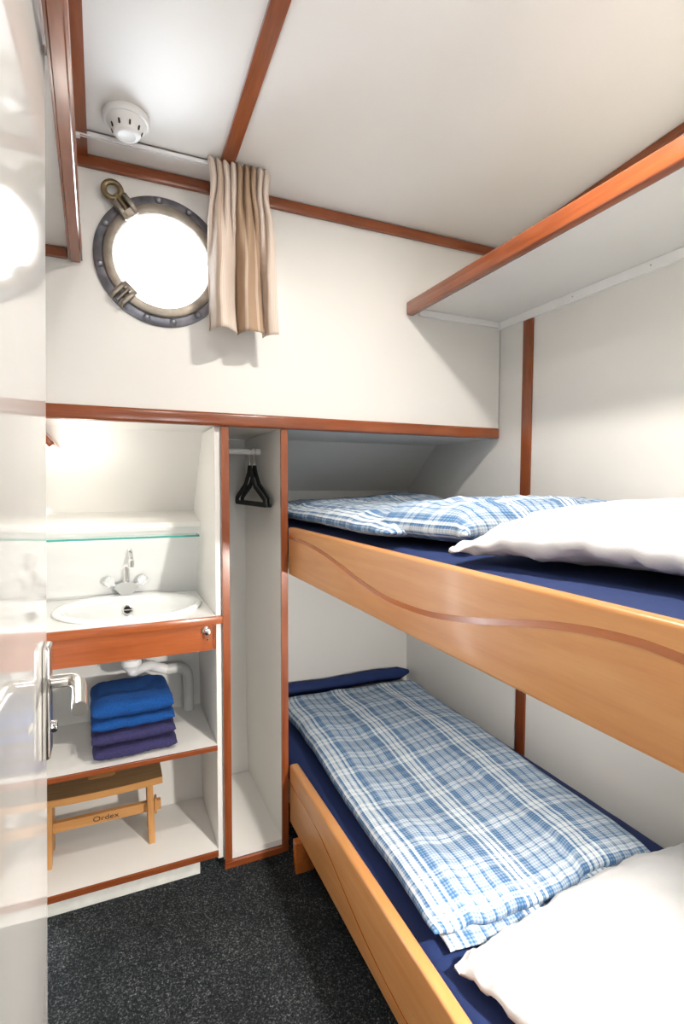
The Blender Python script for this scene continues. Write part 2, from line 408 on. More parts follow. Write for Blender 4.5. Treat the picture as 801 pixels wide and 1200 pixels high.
# trims
t1 = obj('trim_1', abox(B(), XL, XR-.008, YF-.014, YF+.018, 1.37, 1.409, .007, 3), 'cherryX', smooth=True, label='long cherry ledge rail under the porthole wall', kind='structure')
t2 = obj('trim_2', abox(B(), XL, XR, YF-.014, YF, 2.030, 2.062, .003), 'cherryX', smooth=True, label='cherry cornice where back wall meets ceiling', kind='structure')
t3 = obj('trim_3', abox(B(), XR-.007, XR, 1.414, 1.461, .16, 1.786, .002), 'cherryZ', smooth=True, label='upright cherry batten on wall behind the bunks', kind='structure')
bm = B(); vv = []
for y in (.25, 1.57):
    for x in (XR-.014, XR):
        for d in (-.020, -.002): vv.append(bm.verts.new((x, y, cz(y)+d)))
for f in ((0, 1, 3, 2), (4, 6, 7, 5), (0, 4, 5, 1), (2, 3, 7, 6), (0, 2, 6, 4), (1, 5, 7, 3)): bm.faces.new([vv[i] for i in f])
obj('trim_4', bm, 'cherryY', label='cherry cornice along top of the bunk wall', kind='structure')

# ------------------------------------------------------------------ porthole
win = empty('window_1', (PC[0], YF, PC[1]-PR), label='round bronze ship porthole with bolted flange', kind='structure')
def ringprof(name, prof, mat, n=72, parent=win):
    return obj(name, lathe(B(), prof, (PC[0], YF, PC[1]), (0, -1, 0), n, closed=True), mat, parent, smooth=True)
ringprof('flange', [(.136, 0), (PR, 0), (PR, .006), (.172, .010), (.156, .012), (.150, .008), (.136, .008)], 'bronze')
ringprof('inner_ring', [(.126, .002), (.126, .012), (.130, .018), (.147, .020), (.152, .017), (.154, .0085), (.140, .0086), (.134, .002)], 'bronze2')
ringprof('gasket', [(.1255, -.012), (.1255, .001), (.1318, .001), (.1318, -.012)], 'rubber')
ringprof('sleeve', [(.1316, -.03), (.1316, -.0125), (.1275, -.0125), (.1275, -.03)], 'bronze2')
obj('pane', lathe(B(), [(0, -.010), (.126, -.010), (.126, -.004), (0, -.004)], (PC[0], YF, PC[1]), (0, -1, 0), 48), 'glass', win)
bolt0 = None
for ang in (152, 191, 228, 254, 279, 305, 335, 5, 35, 64, 93):
    a = math.radians(ang); bp = (PC[0]+.164*math.cos(a), YF-.0105, PC[1]+.164*math.sin(a))
    if bolt0 is None:
        bolt0 = obj('bolt', lathe(B(), [(.0095, 0), (.0095, .003), (.007, .008), (0, .010)], bp, (0, -1, 0), 14), 'bronze', win, smooth='all', origin=bp)
    else: twin(bolt0, Vector(bp)-WL[bolt0])
def lug(ang, name, dr=0):
    a = math.radians(ang); d = Vector((math.cos(a), 0, math.sin(a))); s = Vector((-math.sin(a), 0, math.cos(a)))
    c = Vector((PC[0], YF, PC[1]))+d*dr
    bm = B()
    for off in (-.016, .016):                          # two cheeks of the fork
        q = [(.140, .012), (.196, .012), (.200, .022), (.192, .034), (.160, .036), (.140, .026)]
        v0 = [bm.verts.new(c+d*r+s*(off-.006)+Vector((0, -h, 0))) for r, h in q]
        v1 = [bm.verts.new(c+d*r+s*(off+.006)+Vector((0, -h, 0))) for r, h in q]
        bm.faces.new(v0); bm.faces.new(v1[::-1])
        for i in range(6): bm.faces.new((v0[i], v0[(i+1) % 6], v1[(i+1) % 6], v1[i]))
    q = [(.138, .012), (.162, .012), (.160, .030), (.140, .026)]
    v0 = [bm.verts.new(c+d*r+s*-.018+Vector((0, -h, 0))) for r, h in q]; v1 = [bm.verts.new(c+d*r+s*.018+Vector((0, -h, 0))) for r, h in q]
    bm.faces.new(v0); bm.faces.new(v1[::-1])
    for i in range(4): bm.faces.new((v0[i], v0[(i+1) % 4], v1[(i+1) % 4], v1[i]))
    bmesh.ops.bevel(bm, geom=bm.edges[:], offset=.0012, segments=1, affect='EDGES')
    return obj(name, bm, 'bronze2', win, smooth=True), c, d, s
lg, c, d, s = lug(128, 'fork_lug', -.012)
rc = c+d*.217+Vector((0, -.020, 0)); bm = B()
ringpts = [rc+(d*math.cos(2*PI*i/28)+s*math.sin(2*PI*i/28))*.021 for i in range(28)]
nn = 10; rr = []
for i in range(28):
    e = (ringpts[i]-rc).normalized()
    rr.append([bm.verts.new(ringpts[i]+(e*math.cos(2*PI*j/nn)*.0078+Vector((0, -1, 0))*math.sin(2*PI*j/nn)*.0065)) for j in range(nn)])
for i in range(28):
    for j in range(nn): bm.faces.new((rr[i][j], rr[(i+1) % 28][j], rr[(i+1) % 28][(j+1) % nn], rr[i][(j+1) % nn]))
dog = obj('ring_nut', bm, 'brass', win, smooth='all')
obj('swing_bolt', atube(B(), [c+d*.160+Vector((0, -.022, 0)), c+d*.205+Vector((0, -.021, 0))], .007, 12), 'brass', win, smooth=True)
lg, c, d, s = lug(226, 'fork_lug', -.022)
obj('swing_bolt', atube(B(), [c+d*.150+Vector((0, -.030, 0)), c+d*.194+Vector((0, -.022, 0))], .0055, 10), 'bronze2', win, smooth=True)

# ------------------------------------------------------------------ door (leans a little, as hung on its hinges)
LEAN = math.atan(.0215)
DX0 = -.085-.0215*1.2
door = bpy.data.objects.new('door_1', None); COL.objects.link(door)
door.location = (DX0, .88, 0.0); door.rotation_euler = (0, LEAN, 0); WL[door] = Vector((0, 0, 0))
props(door, 'glossy white cabin door standing open', kind='structure')
obj('door_leaf', abox(B(), -.036, 0, -.625, 0, .06, 2.085, .0012, 1), 'door', door)
hp = obj('handle_plate', abox(B(), .0, .010, -.062, -.022, .812, .972, .004, 3), 'steel', door, smooth=True)
WL[hp] = WL[hp]
obj('lever', atube(B(), smoothpath([(.010, -.042, .917), (.028, -.042, .917), (.038, -.045, .917), (.046, -.060, .916), (.049, -.10, .915), (.051, -.150, .915)], 5), .0095, 14), 'steel', hp, smooth=True)
obj('lock_cylinder', lathe(B(), [(.0085, 0), (.0085, .006), (.007, .008), (0, .008)], (.0095, -.042, .852), (1, 0, 0), 16), 'chrome', hp, smooth=True)
obj('lock_bolt', abox(B(), -.026, -.010, -.001, .009, .845, .875, .002), 'steel', door, smooth=True)
obj('edge_plate', abox(B(), -.028, -.008, -.001, .0015, .79, .98, .0005), 'steel', door)

# ------------------------------------------------------------------ overhead shelves
sh = empty('overhead_shelf', (1.144, .92, 1.77), label='white overhead shelf with rounded cherry edge above the upper bunk', cat='shelf')
box('shelf_board', .958, XR-.001, .26, YF-.001, 1.800, 1.814, 'white', sh, bev=0)
obj('edge_rail', abox(B(), .938, .966, .26, YF-.001, 1.774, 1.821, .007, 3), 'cherryY', sh, smooth=True)
obj('cleat', abox(B(), .985, XR-.016, YF-.013, YF-.001, 1.778, 1.7995, .001), 'white2', sh)
cl2 = obj('cleat', abox(B(), XR-.014, XR-.001, .26, YF-.001, 1.772, 1.7995, .001), 'white2', sh)
for y in (.72, .98, 1.24): obj('screw', lathe(B(), [(.0028, 0), (.0022, .0012), (0, .0013)], (XR-.014, y, 1.786), (-1, 0, 0), 10), 'steel', cl2)
sh = empty('overhead_shelf', (-.19, 1.24, 1.77), label='white overhead shelf with cherry edge beside the open door', cat='shelf')
def skewbox(bm, xa0, xa1, ya, xb0, xb1, yb, z0, z1, bev=0):
    vv = [bm.verts.new(p) for p in ((xa0, ya, z0), (xa1, ya, z0), (xa1, ya, z1), (xa0, ya, z1), (xb0, yb, z0), (xb1, yb, z0), (xb1, yb, z1), (xb0, yb, z1))]
    for f in ((0, 1, 2, 3), (7, 6, 5, 4), (0, 4, 5, 1), (1, 5, 6, 2), (2, 6, 7, 3), (3, 7, 4, 0)): bm.faces.new([vv[i] for i in f])
    if bev: bmesh.ops.bevel(bm, geom=bm.edges[:], offset=bev, segments=3, affect='EDGES')
    return bm
obj('shelf_board', skewbox(B(), XL+.001, -.06, .892, XL+.001, -.075, YF-.001, 1.812, 1.826), 'white', sh)
obj('edge_rail', skewbox(B(), -.062, -.034, .66, -.087, -.054, YF-.001, 1.780, 1.832, .006), 'cherryY', sh, smooth=True)
obj('cleat', abox(B(), XL+.001, -.090, YF-.016, YF-.001, 1.786, 1.8115, .001), 'cherryX', sh)

# ================================================================== WASHBASIN CABINET
SX0, SX1 = -.205, .288                       # inner faces of the niche
cab = empty('sink_cabinet', (.045, 1.8, 0), label='open white washbasin cabinet with cherry-edged shelves', cat='cabinet')
box('side_panel', SX1, .3055, YF+.012, 2.03, .03, 1.369, 'white', cab)
box('side_panel', SX0-.018, SX0, YF+.012, 2.03, .03, 1.369, 'white', cab)
slab('back_panel', (1.965, .79), (1.890, .03), 'x', SX0, SX1, .012, 'white', cab)
ms = box('shelf', SX0+.001, SX1-.001, YF+.006, 1.93, .384, .397, 'white', cab, bev=0)
obj('edge_strip', abox(B(), SX0+.001, SX1-.001, YF-.002, YF+.006, .383, .3972, .001), 'cherryX', ms)
bs = box('base_board', SX0+.001, SX1-.001, YF+.006, 1.90, .048, .063, 'white', cab, bev=0)
obj('edge_strip', abox(B(), SX0+.001, SX1-.001, YF-.002, YF+.006, .046, .0632, .001), 'cherryX', bs)
obj('kick_board', abox(B(), SX0, .232, YF+.010, YF+.022, .001, .046, .001), 'kick', cab)
ap = obj('apron', abox(B(), SX0+.001, .276, YF+.008, YF+.026, .694, .776, .001), 'apron', cab)
obj('end_block', abox(B(), .2765, SX1-.001, YF+.016, YF+.030, .694, .776, .001), 'cherryX', cab)
kn = obj('knob', lathe(B(), [(.012, 0), (.012, .003), (.006, .006), (.006, .014), (.010, .018), (.009, .024), (0, .026)], (.258, YF+.008, .757), (0, -1, 0), 20), 'chrome', ap, smooth=True)
obj('hook', atube(B(), smoothpath([(.258, YF-.010, .753), (.258, YF-.016, .742), (.258, YF-.012, .733)], 4), .003, 8), 'chrome', kn, smooth=True)
wt = obj('worktop', holed(B(), (SX0+.001, SX1-.001, YF+.004, 2.012), (.053, 1.800, .205, .188), lambda u, v, t: (u, v, t), .778, .799), 'white2',
         label='white washbasin worktop with cherry front edge', cat='worktop')
obj('edge_strip', abox(B(), SX0+.001, .3055, YF-.006, YF+.004, .776, .7995, .002), 'apron', wt, smooth=True)
# basin
bc = (.053, 1.800)
sink = empty('washbasin', (bc[0], bc[1], .66), label='oval white ceramic washbasin set in the worktop', cat='washbasin')
def ell(bm, rings, n=56):
    R = []
    for (a, b, cy, z) in rings:
        R.append([bm.verts.new((bc[0]+a*math.cos(2*PI*j/n), cy+b*math.sin(2*PI*j/n), z)) for j in range(n)])
    for p, q in zip(R, R[1:]):
        for j in range(n): bm.faces.new((p[j], p[(j+1) % n], q[(j+1) % n], q[j]))
    bm.faces.new(R[-1]); return bm
obj('bowl', ell(B(), [(.202, .184, 1.80, .790), (.222, .199, 1.80, .7995), (.224, .201, 1.80, .804), (.219, .196, 1.80, .810), (.208, .186, 1.80, .812), (.196, .160, 1.780, .8095),
    (.188, .150, 1.776, .803), (.180, .143, 1.776, .780), (.165, .130, 1.776, .740), (.135, .105, 1.776, .700), (.08, .065, 1.776, .676), (.026, .026, 1.776, .670), (.024, .024, 1.776, .655)]), 'ceramic', sink, smooth='all')
ovc = Vector((.048, 1.910, .768))
ovn = Vector((0, -1, .35)).normalized()
ov = obj('overflow_ring', lathe(B(), [(.0125, 0), (.0165, 0), (.0165, .003), (.0125, .004)], ovc, ovn, 24, closed=True), 'chrome', sink, smooth=True)
obj('overflow_hole', lathe(B(), [(.0125, 0), (.0125, .0015), (0, .0015)], ovc, ovn, 20), 'dark', ov)
obj('overflow_bar', abox(B(), .036, .060, 1.9045, 1.9075, .7685, .7715), 'chrome', ov)
obj('drain_ring', lathe(B(), [(.010, 0), (.023, 0), (.022, .004), (.010, .003)], (bc[0], 1.776, .668), (0, 0, 1), 24, closed=True), 'chrome', sink, smooth=True)
# tap
TX, TY, TZ = .046, 1.962, .811
tap = empty('mixer_tap', (TX, TY, TZ), label='chrome mixer tap with two crystal knobs and swan-neck spout', cat='tap')
obj('tap_body', prism(B(), [(TX-.014, TZ), (TX+.014, TZ), (TX+.040, TZ+.026), (TX+.030, TZ+.040), (TX+.012, TZ+.046), (TX-.012, TZ+.046), (TX-.030, TZ+.040), (TX-.040, TZ+.026)], 'y', TY-.014, TY+.014), 'chrome', tap)
obj('spout', atube(B(), smoothpath([(TX, TY, TZ+.040), (TX, TY, TZ+.10), (TX, TY-.004, TZ+.148), (TX+.006, TY-.022, TZ+.170), (TX+.013, TY-.044, TZ+.160), (TX+.016, TY-.052, TZ+.125)], 6),
    [.0125]*10+[.0105]*12+[.0085]*9, 14), 'chrome', tap, smooth=True)
obj('aerator', lathe(B(), [(0, 0), (.010, 0), (.0105, .022), (.008, .025), (0, .026)], (TX+.016, TY-.052, TZ+.104), (0, 0, 1), 16), 'chrome', tap, smooth=True)
for sg in (-1, 1):
    ax = Vector((sg*.75, -.2, .62)).normalized(); c0 = Vector((TX+sg*.030, TY, TZ+.030))
    hd = obj('tap_knob', lathe(B(), [(.006, 0), (.006, .016), (.014, .018), (.0185, .024), (.0185, .040), (.014, .046), (.006, .048), (0, .048)], c0, ax, 8), 'crystal', tap)
    obj('knob_cap', lathe(B(), [(.007, .047), (.007, .050), (0, .051)], c0, ax, 14), 'chrome', hd, smooth=True)
# glass shelf over the tap
gs = obj('glass_shelf', abox(B(), SX0+.003, .272, 1.792, 1.868, 1.022, 1.028), ['shelfglass', 'glassedge'], label='thin clear glass shelf with green edge above the tap', cat='shelf')
for p in gs.data.polygons:
    if abs(p.normal.y) > .9 and p.normal.y < 0 or p.normal.x > .9: p.material_index = 1
for x in (-.13, .215):
    obj('bracket', abox(B(), x-.008, x+.008, 1.858, 1.884, 1.0165, 1.0215, .001), 'chrome', gs)
# trap and waste pipe
tp = empty('drain_trap', (.053, 1.776, .44), label='white plastic drain trap and pipe under the washbasin', cat='pipe')
obj('trap_nut', lathe(B(), [(0, .648), (.018, .648), (.018, .640), (.030, .640), (.030, .622), (.026, .618), (.022, .606), (0, .606)], (.053, 1.776, 0), (0, 0, 1), 20), 'plastic', tp, smooth=True)
obj('trap_bend', atube(B(), smoothpath([(.053, 1.776, .615), (.056, 1.782, .598), (.075, 1.81, .592), (.11, 1.846, .588), (.135, 1.866, .572), (.17, 1.872, .558)], 6), .017, 14), 'plastic', tp, smooth=True)
obj('waste_pipe', atube(B(), smoothpath([(.165, 1.872, .558), (.205, 1.878, .556), (.228, 1.884, .545), (.240, 1.886, .52), (.242, 1.886, .46), (.242, 1.886, .399)], 6), .018, 14), 'pipe', tp, smooth=True)
# wall lamp in the niche
wlmp = empty('wall_lamp', (SX0, 1.765, 1.28), label='small wooden wall lamp with white diffuser over the washbasin', cat='lamp')
def tilted(bm, c, sx, sy, sz, ang, bev=.002):
    b2 = B(); abox(b2, -sx/2, sx/2, -sy/2, sy/2, -sz/2, sz/2, bev)
    bmesh.ops.transform(b2, matrix=Matrix.Translation(c) @ Matrix.Rotation(ang, 4, 'Y'), verts=b2.verts)
    return b2
obj('shade', tilted(None, (-.162, 1.765, 1.326), .018, .20, .056, math.radians(-38)), 'apron', wlmp, smooth=True)
obj('diffuser', tilted(None, (-.1525, 1.765, 1.3035), .020, .19, .052, math.radians(-38), .006), 'emit', wlmp, smooth=True)
obj('wall_mount', abox(B(), SX0+.0005, SX0+.032, 1.70, 1.83, 1.308, 1.340, .002), 'plastic', wlmp)
lamp('wall_lamp_light', 'POINT', (-.085, 1.725, 1.225), 1.0, (1, .96, .88), .04)

# ------------------------------------------------------------------ towels
def towel(z0, h, dx, dy, rot, mat, label, seed, wx=.116, wy=.112):
    def dsp(s, t, top, e): return .004*fb(s*2.2+seed, t*2.2, seed)*e + (.0022*fb(s*9+seed, t*9, 3))
    def wrp(s, t): return (.003*fb(t*2, seed, 1)*s, .004*fb(s*2.5, seed, 2)*t)
    bm = B(); half = h/2
    if h < .06:
        puff(bm, .051+dx, 1.722+dy, z0+h*.5, wx, wy, h*.48, h*.48, n=7, N=34, Mm=34, rot=rot, disp=dsp, warp=wrp)
    else:
        puff(bm, .051+dx, 1.722+dy, z0+h*.20, wx, wy, h*.21, h*.19, n=7, N=34, Mm=34, rot=rot, disp=dsp, warp=wrp)
        puff(bm, .051+dx, 1.722+dy, z0+h*.68, wx*.985, wy*.985, h*.32, h*.28, n=7, N=34, Mm=34, rot=rot, disp=dsp, warp=wrp)
    return obj('towel', bm, mat, smooth='all', label=label, cat='towel', group='folded towels stacked under the washbasin')
towel(.3975, .040, .002, 0, .05, 'towelB', 'folded navy towel at the bottom of the stack', 1.3)
towel(.4395, .040, 0, .002, .03, 'towelB', 'folded navy towel between bright blue towel and bottom towel', 4.1)
towel(.4815, .086, -.002, .004, .045, 'towelA', 'bright blue folded towel on top of the stack', 7.7, .115, .112)

# ------------------------------------------------------------------ step stool
BZ = .0634
stool = empty('step_stool', (-.04, 1.77, BZ), label='small worn wooden step stool on the cabinet base', cat='stool')
bm = B(); N = 18; top = []; 
for i in range(N+1):
    x = -.238+i*(.372/N); q = (i/N*2-1); dz = .006*q*q
    top.append((x, .276+dz))
pts = top + [(x, z-.020) for x, z in top[::-1]]
obj('seat', prism(B(), pts, 'y', 1.690, 1.832), 'oldseat', stool)
obj('seat_edge', prism(B(), [(x, z+.0002) for x, z in top] + [(x, z-.0202) for x, z in top[::-1]], 'y', 1.686, 1.6898), 'pine', stool)
hs = lathe(B(), [(.0, 0), (.012, 0), (.012, .0006), (0, .0006)], (0, 0, 0), (0, 0, 1), 20)
for v in hs.verts: v.co = Vector((v.co.x+math.copysign(.028, v.co.x)-.040, v.co.y+1.778, v.co.z+.2763))
obj('hand_slot', hs, 'pine', stool)
def legm(x, tilt):
    bm = prism(B(), [(1.702, BZ), (1.722, BZ), (1.760, BZ+.05), (1.79, BZ), (1.812, BZ), (1.802, .258), (1.714, .258)], 'x', x-.009, x+.009)
    for v in bm.verts: v.co.x += tilt*(.26-v.co.z)
    return obj('leg', bm, 'pineZ', stool)
legm(-.182, -.02); legm(.098, .02)
st = obj('stretcher', abox(B(), -.212, .132, 1.735, 1.752, .150, .180, .001), 'pine', stool)
for x in (-.200, .116):
    obj('peg', abox(B(), x-.004, x+.004, 1.731, 1.756, .140, .190, .001), 'pineZ', stool)
tcv = bpy.data.curves.new('lettering', 'FONT'); tcv.body = 'Ordex'; tcv.size = .022; tcv.extrude = .0003; tcv.align_x = 'CENTER'
to = bpy.data.objects.new('tmp', tcv); COL.objects.link(to)
dg = bpy.context.evaluated_depsgraph_get(); tm = bpy.data.meshes.new_from_object(to.evaluated_get(dg)); bpy.data.objects.remove(to)
bm = B(); bm.from_mesh(tm); bmesh.ops.transform(bm, matrix=Matrix.Translation((-.030, 1.7346, .158)) @ Matrix.Rotation(PI/2, 4, 'X') @ Matrix.Scale(1.25, 4, (1, 0, 0)), verts=bm.verts)
obj('lettering', bm, 'rubber', st)

# ================================================================== WARDROBE NICHE
wd = empty('wardrobe', (.41, 1.8, 0), label='narrow open wardrobe niche with cherry-edged uprights', cat='wardrobe')
pl = box('side_panel', .3065, .329, YF+.008, 2.07, .022, 1.3715, 'white', wd)
obj('upright_strip', abox(B(), .3065, .329, YF-.002, YF+.008, .022, 1.369, .001), 'cherryZ', pl)
pr = box('side_panel', .492, .511, YF+.008, 2.238, .022, 1.3715, 'white', wd)
obj('upright_strip', abox(B(), .4915, .5135, YF-.002, YF+.008, .0, 1.369, .001), 'cherryZ', pr)
box('back_panel', .329, .492, 2.062, 2.074, .0, 1.3715, 'white', wd, bev=0)
obj('back_batten', prism(B(), [(2.0615, .22), (2.0615, .042), (2.035, .042)], 'x', .3295, .4915), 'white', wd)
fbd = box('floor_board', .329, .492, YF+.006, 2.062, .022, .040, 'white', wd, bev=0)
obj('threshold', abox(B(), .305, .4915, YF-.006, YF+.006, .001, .0205, .001), 'cherryX', wd)
obj('hanging_rod', atube(B(), [(.3292, 1.835, 1.312), (.4918, 1.835, 1.312)], .011, 16), 'plastic', wd, smooth=True)

def hanger(x, yaw, label, sc=1.0):
    zr = 1.323+.0025
    h = empty('clothes_hanger', (x, 1.835, zr), label=label, cat='hanger', group='hangers in the wardrobe niche')
    R_ = Matrix.Rotation(yaw, 3, 'Z')
    def T(y, z, dx=0): return Vector((x, 1.835, zr)) + R_ @ Vector((dx, y*sc, z*sc))
    hk = [T(.013*math.sin(a), -.0135+.0135*math.cos(a)) for a in [math.radians(q) for q in range(-150, 91, 20)]]
    hk += [T(.011, -.022), T(.002, -.034), T(0, -.060)]
    obj('hook', atube(B(), hk, .0016, 8), 'chrome', h, smooth=True)
    z0 = -.062
    body = [(-.012, z0), (.012, z0), (.022, z0-.022), (.060, z0-.062), (.150, z0-.100), (.178, z0-.116), (.182, z0-.132), (.172, z0-.142),
            (-.172, z0-.142), (-.182, z0-.132), (-.178, z0-.116), (-.150, z0-.100), (-.060, z0-.062), (-.022, z0-.022)]
    inn = [(-.004, z0-.036), (.004, z0-.036), (.012, z0-.040), (.054, z0-.080), (.138, z0-.114), (.152, z0-.120), (.155, z0-.124), (.150, z0-.127),
           (-.150, z0-.127), (-.155, z0-.124), (-.152, z0-.120), (-.138, z0-.114), (-.054, z0-.080), (-.012, z0-.040)]
    bm = B(); t = .0035; n = len(body)
    A = [[bm.verts.new(T(y, z, dx)) for y, z in L_] for L_ in (body, inn) for dx in (-t, t)]
    oA, oB, iA, iB = A
    for i in range(n):
        j = (i+1) % n
        for q in ((oA[i], oA[j], iA[j], iA[i]), (oB[j], oB[i], iB[i], iB[j]), (oA[j], oA[i], oB[i], oB[j]), (iA[i], iA[j], iB[j], iB[i])): bm.faces.new(q)
    obj('hanger_body', bm, 'black', h)
hanger(.455, math.radians(3), 'black velvet clothes hanger on the white rod, nearer the sink side')
hanger(.472, math.radians(2), 'black velvet clothes hanger on the white rod, against the bunk side')

# ================================================================== BUNKS
def boardinlay(name, zs, x, parent, half=.005):
    """thin wavy inlay band lying in the outer face of a board; zs=[(y,z)]"""
    P = smoothpath([(0, y, z) for y, z in zs], 8); bm = B()
    rows = []
    for i, p in enumerate(P):
        t = (P[min(i+1, len(P)-1)]-P[max(i-1, 0)]).normalized(); nn_ = Vector((0, -t.z, t.y))
        rows.append([bm.verts.new((xx, p.y+sg*nn_.y*half, p.z+sg*nn_.z*half)) for xx in (x-.0008, x+.003) for sg in (-1, 1)])
    for a, b in zip(rows, rows[1:]):
        for i, j in ((0, 1), (1, 3), (3, 2), (2, 0)): bm.faces.new((a[i], a[j], b[j], b[i]))
    bm.faces.new([rows[0][i] for i in (0, 1, 3, 2)]); bm.faces.new([rows[-1][i] for i in (2, 3, 1, 0)])
    return obj(name, bm, 'inlay', parent)
BY0 = .213
ub = empty('upper_bunk', (.93, 1.25, .90), label='upper bunk with honey-coloured side board and wavy dark inlay', cat='bunk')
sb = obj('side_board', abox(B(), .5135, .538, BY0, YF-.003, .912, 1.062, .006, 3), 'bunk', ub, smooth=True)
boardinlay('inlay', [(1.578, 1.033), (1.40, 1.027), (1.28, 1.016), (1.161, .998), (1.05, .979), (.943, .967), (.842, .966), (.757, .972), (.642, .990), (.568, 1.006), (.491, 1.021), (.427, 1.029), (.364, 1.031), (.285, 1.024)], .5135, sb)
box('base_board', .5385, XR-.002, BY0, 2.236, .918, .938, 'white', ub, bev=0)
lb = empty('lower_bunk', (.93, 1.25, 0), label='lower bunk with rounded honey-coloured side rail and wavy line', cat='bunk')
sb = obj('side_rail', abox(B(), .5155, .545, BY0, YF-.003, .098, .292, .008, 4), 'bunk', lb, smooth=True)
boardinlay('inlay', [(1.578, .235), (1.45, .233), (1.323, .225), (1.235, .209), (1.155, .187), (1.08, .167), (1.015, .153), (.92, .143), (.836, .140), (.70, .150), (.5, .19), (.285, .22)], .5155, sb, .0016)
obj('leg', abox(B(), .500, .560, 1.47, 1.50, .0, .0975, .002), 'inlay', lb, smooth=True)
obj('leg', abox(B(), .500, .560, .30, .33, .0, .0975, .002), 'cherryZ', lb, smooth=True)
box('base_board', .5455, XR-.002, BY0, 2.236, .10, .125, 'white', lb, bev=0)

def mattress(z0, z1, x0, x1, y0, y1, label, endroll):
    bm = B(); a, b = (x1-x0)/2, (y1-y0)/2
    def dsp(s, t, top, e):
        d_ = .0018*fb(s*3, t*8, z0) + .0012*fb(s*2+5, t*24, z0+2)
        if top and endroll: d_ += endroll*max(0, (t-.965)/.035)**.8*e if t > .965 else 0
        return d_*(1 if top else 0)
    puff(bm, (x0+x1)/2, (y0+y1)/2, (z0+z1)/2, a, b, (z1-z0)/2, (z1-z0)/2, n=14, N=40, Mm=90, disp=dsp)
    return obj('mattress', bm, 'navy', smooth='all', label=label, cat='mattress', group='navy-sheeted bunk mattresses')
mattress(.940, 1.058, .542, XR-.008, BY0+.005, 2.232, 'mattress in navy fitted sheet on the upper bunk', 0)
mattress(.127, .258, .550, XR-.008, BY0+.005, 2.232, 'mattress in navy fitted sheet on the lower bunk', 0)
# rolled sheet at the foot of the lower bunk
def rollmesh():
    bm = B(); pts = []; 
    for i in range(41):
        x = .556+i*(.776/40); pts.append((x, 2.196+.004*fb(x*6, 1, 2), .276+.005*fb(x*5, 3, 1)))
    atube(bm, pts, [.010+.020*min(1, i/3, (40-i)/3) for i in range(41)], 14); return bm
obj('rolled_sheet', rollmesh(), 'navy', smooth='all', label='navy sheet bunched in a roll at the end wall of the lower bunk', cat='sheet')

# duvets
def lower_duvet():
    bm = B(); rot = math.radians(-2.5)
    def dtop(s, t, top, e):
        if not top: return 0
        return e*(.010*fb(s*1.4+2, t*1.8, .3)+.005*math.sin(t*5+s*1.5)+.004*fb(s*5, t*7, 1.3)) + (.006*fb(s*4, t*4, 9) if t < -.9 else 0)
    def wtop(s, t):
        return (.012*fb(t*2.0, .2, s*.5)+.010*(t < -.8)*fb(s*3, 1, 4), (.016*fb(s*2.6, .7, 2)+.012*math.sin(s*3.0) if t < 0 else .012*fb(s*3, 4, 1))*abs(t)**3)
    puff(bm, .909, 1.432, .300, .308, .604, .038, .034, n=9, N=56, Mm=96, rot=rot, disp=dtop, warp=wtop)
    def dbot(s, t, top, e): return .004*fb(s*4, t*5, 5)*e
    def wbot(s, t): return (.008*fb(t*3, 5, 1), .014*fb(s*4, .2, 7)*abs(t)**3)
    puff(bm, .918, 1.412, .274, .292, .612, .020, .0075, n=9, N=44, Mm=80, rot=rot, disp=dbot, warp=wbot, uvoff=(.03, .07))
    return obj('duvet', bm, 'plaid', smooth='all', label='blue plaid duvet folded flat on the lower bunk', cat='duvet')
lower_duvet()
def upper_duvet():
    bm = B(); rot = math.radians(-2)
    def dtop(s, t, top, e):
        if not top: return 0
        d_ = e*(.012*fb(s*1.6+1, t*2.2, 3.3)+.006*fb(s*4.5, t*6, 2.3))
        d_ += e*.050*max(0, t-.0)*max(0, s+.3)           # swells up towards the far corner
        d_ += e*(.014*fb(s*5+3, t*5, 8) if s < -.75 else 0)
        return d_
    def wtop(s, t): return (.020*fb(t*3.2, 6, 1)*abs(s)**2, .02*fb(s*2, 8, 1)*abs(t)**3)
    puff(bm, .925, 1.590, 1.090, .350, .585, .046, .026, n=6, N=56, Mm=90, rot=rot, disp=dtop, warp=wtop)
    # turned-over thicker end next to the pillow
    def d2(s, t, top, e): return e*(.010*fb(s*3, t*3, 6)+.006*fb(s*8, t*6, 2)) if top else 0
    def w2(s, t): return (.016*fb(t*2.5, 3, 1), .022*fb(s*3.3, 5, 2)*abs(t))
    puff(bm, .945, 1.040, 1.100, .340, .150, .066, .034, n=4.5, N=54, Mm=36, rot=math.radians(9), disp=d2, warp=w2, uvoff=(.05, .1))
    return obj('duvet', bm, 'plaid', smooth='all', label='blue plaid duvet bundled on the upper bunk', cat='duvet')
upper_duvet()

# pillows
def pillow(cx, cy, z0, a, b, ht, hb, rot, label, seed, fit=None):
    bm = B()
    def dsp(s, t, top, e):
        rim = (1-e)
        q = .008*fb(s*1.6+seed, t*1.6, seed)*e
        q -= .038*(abs(s)*abs(t))**2.5 if top else .030*(abs(s)*abs(t))**2.5
        q += (.016*rim*fb(s*7, t*7, seed) + .008*rim*fb(s*16, t*16, seed+1))*(1 if abs(s) < .99 and abs(t) < .99 else .5)
        return q
    def wrp(s, t): return (.008*fb(t*3, seed, 1)*s, .010*fb(s*3, seed, 3)*t)
    puff(bm, cx, cy, z0, a, b, ht, hb, n=3.2, N=60, Mm=54, rot=rot, disp=dsp, warp=wrp, corner=.045)
    return obj('pillow', bm, 'pillow', smooth='all', label=label, cat='pillow', group='white bed pillows')
pillow(.968, .530, .312, .372, .275, .085, .045, math.radians(3), 'white cotton pillow on the lower bunk', 2.1)
pillow(.975, .575, 1.110, .365, .285, .060, .044, math.radians(10), 'white cotton pillow on the upper bunk', 6.4)

